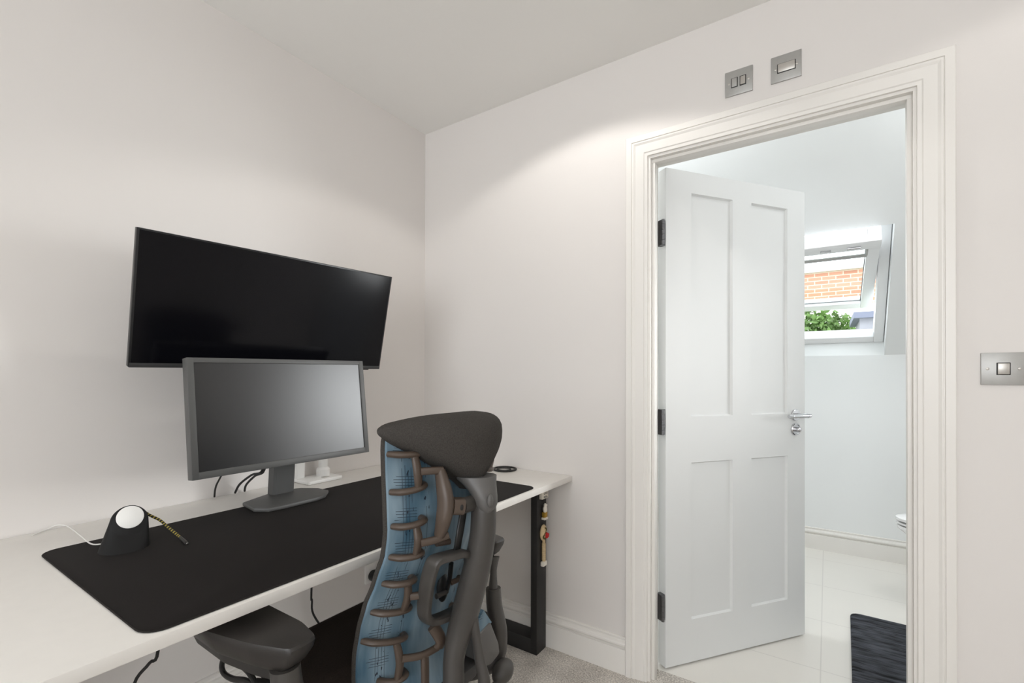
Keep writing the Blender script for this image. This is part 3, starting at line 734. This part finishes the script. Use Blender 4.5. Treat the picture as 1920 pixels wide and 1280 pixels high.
def bar(q0, q1, off=.024, r=(.0068, .0082), name='rib', hole=True):
    """cross bar with both ends dipping into the shell; q = (yl, z)."""
    b = B(); pts = []; rad = []
    for t, o2, k_ in ((0, -.002, .95), (.10, off*.62, 1.05), (.28, off*.95, 1), (.5, off*1.05, 1), (.72, off*.95, 1), (.90, off*.62, 1.05), (1, -.002, .9)):
        yl = q0[0]+(q1[0]-q0[0])*t; z = q0[1]+(q1[1]-q0[1])*t
        pts.append(surf(yl, z, o2)); rad.append((r[0]*k_, r[1]*k_))
    tube(b, pts, rad, up=(0, 0, 1), seg=12)
    if hole:
        s = pts[1].lerp(pts[2], .3)+V((r[0]*.55, 0, -.0025)); ball(b, s, (.0035, .0032, .0032), mi=1, u=10, v=8)
    return obj(name, b, [RIBM, BLKP], chair)
def blade(qs, offs, rad, name='rib_link', m=RIBM, sq=.5):
    b = B(); tube(b, [surf(q[0], q[1], o2) for q, o2 in zip(qs, offs)], rad, up=(1, 0, 0), seg=14, square=sq); return obj(name, b, m, chair)
def px2(*q): return [lz(onback(x, y, o2)) for x, y, o2 in q]
ROWS = [px2((742, 853, .02), (790, 850, .02)), px2((747, 925, .02), (803, 908, .02)), px2((750, 990, .02), (803, 973, .02)), px2((746, 1048, .02), (797, 1035, .02)),
        px2((733, 1098, .02), (783, 1085, .02)), px2((711, 1152, .02), (775, 1138, .02)), px2((692, 1207, .02), (768, 1193, .02)), px2((722, 1282, .02), (767, 1262, .02))]
LINKS = [px2((779, 855, .026), (784, 886, .032), (786, 916, .026)), px2((782, 988, .026), (785, 1015, .032), (781, 1040, .026)),
         px2((766, 1094, .026), (765, 1120, .032), (757, 1146, .026)), px2((744, 1204, .026), (750, 1240, .032), (745, 1278, .026))]
ARMS = [px2((790, 884, .036), (810, 882, .042), (828, 881, .045)), px2((790, 1018, .036), (815, 1012, .042), (838, 1002, .045)),
        px2((770, 1118, .036), (785, 1116, .042), (800, 1112, .048)), px2((754, 1235, .036), (790, 1228, .042), (822, 1213, .050))]
BLADE = px2((826, 882, .044), (832, 915, .054), (834, 945, .056), (831, 975, .054), (825, 1004, .044))
ELBOW = px2((822, 1213, .058), (826, 1198, .06), (811, 1172, .045)); LOW = px2((796, 1226, .042), (797, 1255, .046), (797, 1290, .04))
for s in (1, -1):
    mir = lambda q: (q[0]*s, q[1])
    for a_, c_ in ROWS: bar(mir(a_), mir(c_))
    for L3 in LINKS: blade([mir(q) for q in L3], [.024, .031, .024], [(.0055, .0080), (.0065, .0098), (.0055, .0080)])
    for L3 in ARMS: blade([mir(q) for q in L3], [.034, .042, .048], [(.0062, .0078)]*3, 'cross_arm')
    blade([mir(q) for q in BLADE], [o2*(1 if s > 0 else .15) for o2 in (.042, .054, .058, .054, .042)], [(.011, .0095), (.016, .0125), (.018, .0135), (.016, .0125), (.011, .0095)], 'inner_blade')
    # lug carrying the blade to the spine
    b = B(); (pq, pr) = px2((846, 948, .058), (866, 948, .064)); lo_ = .058 if s > 0 else .022; pa, pb = surf(pq[0]*s, pq[1], lo_), surf(pr[0]*s, pr[1], lo_+.006)
    tube(b, [pa, pb], (.017, .017), up=(0, 0, 1), square=.8, smooth=False, seg=16)
    ball(b, (pa+pb)/2+V((.0155, 0, 0)), (.003, .0078, .0078), mi=1)
    obj('lug', b, [RIBM, BLKP], chair, label='brown block with a round hole')
    b = B(); tube(b, [pb, pb.lerp(V((1.105, YC, pb.z-.002)), .5), V((1.105, YC, pb.z-.004))], (.017, .012), up=(0, 0, 1), seg=14); obj('spine_bracket', b, GREYP, chair)
    blade([mir(q) for q in LOW], [.042, .046, .04], [(.006, .0105)]*3, 'lower_link')
    blade([mir(q) for q in ELBOW], [.058, .06, .045], [(.007, .014)]*3, 'elbow')
# looped bracket between lumbar ribs and spine
lp = [(818, 1050), (808, 1066), (801, 1095), (796, 1130), (796, 1152), (806, 1163), (828, 1158), (856, 1143), (874, 1120), (882, 1080), (882, 1046), (866, 1037), (842, 1042)]
b = B(); tube(b, [onback(x, y, .055) for x, y in lp], (.0165, .0088), up=(1, 0, 0), seg=16, closed=True, square=.85); obj('lumbar_loop', b, GREYP, chair, label='dark rounded loop bracket at the lumbar')
b = B(); tube(b, [onback(869, 958, .05), onback(862, 1000, .052), onback(855, 1040, .05)], (.004, .0105), up=(1, 0, 0), seg=12, square=.6); obj('tension_strap', b, BLKP, chair, label='black strap')
b = B(); tube(b, [onback(846, 1056, .03), onback(843, 1085, .034), onback(837, 1110, .03)], (.004, .006), up=(1, 0, 0), seg=12, square=.6); obj('tension_strap', b, BLKP, chair, label='black strap')
q_ = onback(830, 1100, .008); b = B(); ball(b, q_, (.010, .017, .034), u=24, v=16); clip_ = obj('lumbar_pad', b, BLKP, chair, label='black oval lumbar pad')
b = B(); tube(b, [onback(818, 1118, .034), onback(838, 1108, .034)], (.006, .005), smooth=False); obj('pad_bar', b, GREYP, clip_)
b = B(); tube(b, [onback(846, 1092, .04), onback(872, 1080, .05)], (.006, .006), smooth=False); obj('cross_arm', b, RIBM, chair)
b = B(); tube(b, [onback(818, 1018, .02), onback(842, 1014, .024)], (.007, .009), smooth=False); obj('rib', b, RIBM, chair)

# spine
def sp(px, py, y=YC): return at(px, py, 1, y)
spts = [sp(908, 926), sp(907, 952), sp(905, 1000), sp(897, 1050), sp(885, 1100), sp(872, 1150), sp(860, 1188, YC-.008), sp(851, 1235, YC-.018), sp(849, 1290, YC-.024)]
e_ = spts[-1]; spts += [V((e_.x-.02, YC-.03, .40)), V((e_.x-.10, YC-.03, .355))]
b = B(); tube(b, spts, [(.020, .020), (.026, .025), (.027, .027), (.028, .030), (.029, .032), (.029, .030), (.026, .026), (.022, .024), (.022, .024), (.02, .024), (.018, .022)], up=(1, 0, 0), seg=20, n=7, square=.15); obj('spine', b, GREYP, chair, label='grey curved central spine')
fk = [at(884, 1150, 1, YC+.004), at(892, 1190, 1, YC+.012), at(899, 1235, 1, YC+.018), at(908, 1285, 1, YC+.024)]
e_ = fk[-1]; fk += [V((e_.x-.03, YC+.03, .40)), V((e_.x-.12, YC+.03, .355))]
b = B(); tube(b, fk, [(.015, .012), (.012, .0085), (.013, .009), (.015, .013), (.018, .018), (.018, .02)], up=(1, 0, 0), seg=16, n=6); obj('spine_fork', b, GREYP, chair)
# collar with oval button
cr = []
for py, xl, xr, dp in ((890, 850, 932, .045), (905, 866, 931, .043), (918, 878, 932, .041), (930, 885, 933, .039), (942, 890, 933, .037), (951, 896, 930, .034), (957, 906, 922, .026)):
    L, R2 = at(xl, py, 1, YC-.012), at(xr, py, 1, YC+.012)
    c_ = (L+R2)/2; hw = ((xr-xl)/2/FPX*((c_-CAM).dot(fwd)))
    vdir = V((fwd.x, fwd.y, 0)).normalized(); rd = V((rgt.x, rgt.y, 0)).normalized()
    cr.append([c_+rd*hw*math.cos(2*PI*i/24)-vdir*dp*.75*math.sin(2*PI*i/24) for i in range(24)])
b = B(); loft(b, cr); obj('spine_collar', b, GREYL, chair, label='lighter grey collar under the head band')
bp_ = at(919, 932, 1, YC-.0)
sd = (CAM-bp_).normalized()
b = B(); ball(b, bp_+V((sd.x, sd.y, 0))*.030, (.006, .008, .0135)); obj('button', b, GREYL, chair, label='small oval button')

# seat
b = B(); rings = []
NS = 14
for i in range(NS+1):
    t = i/NS; x = .565+t*.375
    hw = .235*(.90+.10*math.sin(PI*min(1, t*1.2)*.5)); zt = .500-.030*(1-min(1, t*5))**2; zb = .435
    ring = []
    for j in range(24):
        a = 2*PI*j/24; ca, sa = math.cos(a), math.sin(a)
        ring.append(V((x, YC+hw*math.copysign(abs(ca)**.35, ca), (zt+zb)/2+(zt-zb)/2*math.copysign(abs(sa)**.45, sa)-.0*abs(ca))))
    rings.append(ring)
loft(b, rings); obj('seat', b, SEATF, chair, ang=60, label='black fabric seat')
b = B(); prism(b, rpoly(.62, 1.0, YC-.17, YC+.17, .05), .40, .436, .01); obj('seat_pan', b, DARKP, chair)
# rear panel beside the spine
q = [at(x, y, 0, 1.005) for x, y in ((898, 1192), (921, 1166), (936, 1205), (938, 1225), (922, 1246), (902, 1254))]
b = B(); loft(b, [[p for p in q], [p+V((-.05, 0, 0)) for p in q]]); bmesh.ops.bevel(b, geom=b.edges[:], offset=.006, segments=2, affect='EDGES', profile=.5)
obj('hip_panel', b, GREYL, chair, label='light grey panel right of the spine')
q = [at(x, y, 0, 1.0) for x, y in ((898, 1190), (898, 1160), (907, 1143), (922, 1166))]
b = B(); loft(b, [[p for p in q], [p+V((-.03, 0, 0)) for p in q]]); obj('hip_strip', b, BLUE, chair, label='pale blue strip above the grey panel')
# mechanism, lever knob
b = B(); box(b, .70, .98, YC-.09, YC+.09, .325, .402, .02, 3); obj('tilt_mechanism', b, DARKP, chair)
kc = V((1.0, -.738, .357))
b = B(); kd = V((.05, .95, .45)).normalized(); zq = V((0, 0, 1)).rotation_difference(kd).to_matrix().to_4x4()
ball(b, kc, (.027, .027, .036), mtx=zq); knob = obj('tension_knob', b, GREYP, chair, label='dark egg-shaped adjustment knob')
b = B(); tube(b, [kc, kc-kd*.05, kc-kd*.12-V((.04, 0, .0))], [.009, .009, .010]); obj('knob_stalk', b, GREYP, knob)
# arms
def armrest(yc, sgn, w=1, dx=0):
    o_ = [(.974, -.004), (.969, .050), (.905, .064), (.76, .064), (.63, .058), (.600, .004), (.63, -.056), (.79, -.060), (.90, -.034)]
    pl = []
    N_ = len(o_)
    for i, (x, y) in enumerate(o_):                       # softened corners
        p0, p1, p2 = V((*o_[i-1], 0)), V((x, y, 0)), V((*o_[(i+1) % N_], 0))
        for t in (.0, .5, 1): 
            k_ = .012
            A, D = p1+(p0-p1).normalized()*k_, p1+(p2-p1).normalized()*k_
            pl.append(A*(1-t)**2+p1*2*t*(1-t)+D*t*t)
    def ringz(z, k_): return [V((.80+dx+(q.x-.80)*(1-(1-k_)*.5), yc+(.004+(q.y-.004)*k_)*sgn*w, z)) for q in pl]
    b = B(); loft(b, [ringz(.640, .66), ringz(.650, .80), ringz(.672, .955), ringz(.684, .99), ringz(.689, .955), ringz(.690, .90)])
    pad = obj('armrest_pad', b, ARMP, chair, ang=40)
    b = B(); loft(b, [ringz(.618, .50), ringz(.641, .62)]); obj('pad_base', b, DARKP, pad)
    return pad
armrest(-1.333, 1)
b = B(); tube(b, [(.93, -1.322, .64), (.935, -1.318, .59), (.94, -1.305, .52), (.935, -1.27, .43), (.90, -1.18, .36), (.84, -1.04, .35)], [(.027, .025), (.027, .026), (.028, .028), (.026, .026), (.02, .02), (.018, .018)], seg=18); obj('armrest_post', b, GREYP, chair)
pad = armrest(-.672, -1, .8, -.012)
b = B(); tube(b, [(.93, -.685, .635), (.935, -.692, .60), (.94, -.70, .555), (.94, -.70, .55)], [.018, .010, .013, .013], seg=16, n=4); obj('armrest_stem', b, GREYP, chair)
b = B(); tube(b, [(.94, -.70, .553), (.945, -.70, .50), (.96, -.70, .43), (.955, -.71, .36), (.92, -.77, .34), (.85, -.86, .345)], [.0215, .0225, .024, .022, .018, .018], seg=18); obj('armrest_post', b, GREYP, chair)
# loop handle at the seat's front side
pl = [at(x, y, 1, -1.235) for x, y in ((424, 1228), (416, 1246), (420, 1262), (436, 1272), (458, 1275), (478, 1282), (468, 1262), (455, 1248), (444, 1232))]
b = B(); tube(b, pl, (.007, .006), seg=10, closed=True); obj('seat_depth_loop', b, BLKP, chair, label='black loop handle')
b = B(); tube(b, [pl[5], pl[5]+V((.06, .07, -.02))], .012, smooth=False); obj('loop_bracket', b, BLKP, chair)
# gas column, star base, casters
b = B(); lathe(b, [(0, .08), (.034, .08), (.034, .20), (.026, .205), (.026, .33), (0, .33)], M.Translation(V((.84, YC, 0)))); obj('gas_column', b, DARKP, chair)
for i in range(5):
    a = 2*PI*i/5+.3; d = V((math.cos(a), math.sin(a), 0))
    b = B(); tube(b, [V((.84, YC, .105))+d*.02, V((.84, YC, .10))+d*.16, V((.84, YC, .08))+d*.29], [(.02, .028), (.016, .022), (.012, .018)], up=(0, 0, 1), square=.4); leg = obj('base_leg', b, DARKP, chair)
    cc = V((.84, YC, .03))+d*.285; n_ = V((-d.y, d.x, 0))
    b = B()
    for s in (-1, 1): tube(b, [cc+n_*.006*s, cc+n_*.024*s], .0285, seg=20, smooth=False)
    tube(b, [cc, cc+V((0, 0, .05))], .007, smooth=False); obj('caster', b, BLKP, leg)

# ------------------------------------------------------------------ light
def area(name, loc, tgt, sx, sy, e, col=(1, 1, 1), spread=PI):
    l = bpy.data.lights.new(name, 'AREA'); l.shape = 'RECTANGLE'; l.size = sx; l.size_y = sy; l.energy = e; l.color = col; l.spread = spread
    o = bpy.data.objects.new(name, l); C.objects.link(o); o.location = loc
    o.rotation_euler = (V(tgt)-V(loc)).to_track_quat('-Z', 'Y').to_euler(); return o
area('daylight_window', (1.9, RY+.03, 1.48), (1.7, -2.9, 2.6), 2.3, 1.4, 33, (.98, .99, 1))
def spot(name, loc, e, col, ang=136, blend=.2, r=.035):
    l = bpy.data.lights.new(name, 'SPOT'); l.energy = e; l.color = col; l.spot_size = math.radians(ang); l.spot_blend = blend; l.shadow_soft_size = r
    o = bpy.data.objects.new(name, l); C.objects.link(o); o.location = loc; return o
for x, y, e in ((.98, -.52, 16.5), (2.3, -.52, 5), (.98, -1.9, 2), (2.3, -1.9, 8), (1.7, -3.3, 11)):
    spot('downlight', (x, y, HC-.005), e, (1, .965, .925))
area('bathroom_side_fill', (BX1-.02, .80, 1.42), (.4, -.97, 1.1), .8, .9, 3.5, (.96, .985, 1), math.radians(38))  # added narrow fill beam through the doorway onto the monitor; no window built here
area('bathroom_top_fill', (.92, .80, BC-.07), (1.15, .95, 0), .6, .4, 25, (.97, .99, 1))  # added unseen fill behind the open door, brightens the slope and far wall
area('bathroom_top_fill', (2.40, .82, BC-.20), (2.05, 1.75, .6), .5, .4, 10.5, (.97, .99, 1))  # second added fill, hung below the ceiling and turned away from the door
w = bpy.data.worlds.new('sky'); bpy.context.scene.world = w; w.use_nodes = True
nt = w.node_tree; bg = nt.nodes['Background']; bg.inputs[0].default_value = (.90, .95, 1, 1); bg.inputs[1].default_value = 4.0

sc = bpy.context.scene
sc.view_settings.view_transform = 'Standard'; sc.view_settings.look = 'None'; sc.view_settings.gamma = 1; sc.view_settings.use_curve_mapping = False
sc.view_settings.exposure = 0
sc.cycles.use_denoising = True; sc.cycles.max_bounces = 10; sc.cycles.diffuse_bounces = 6; sc.cycles.sample_clamp_indirect = 6
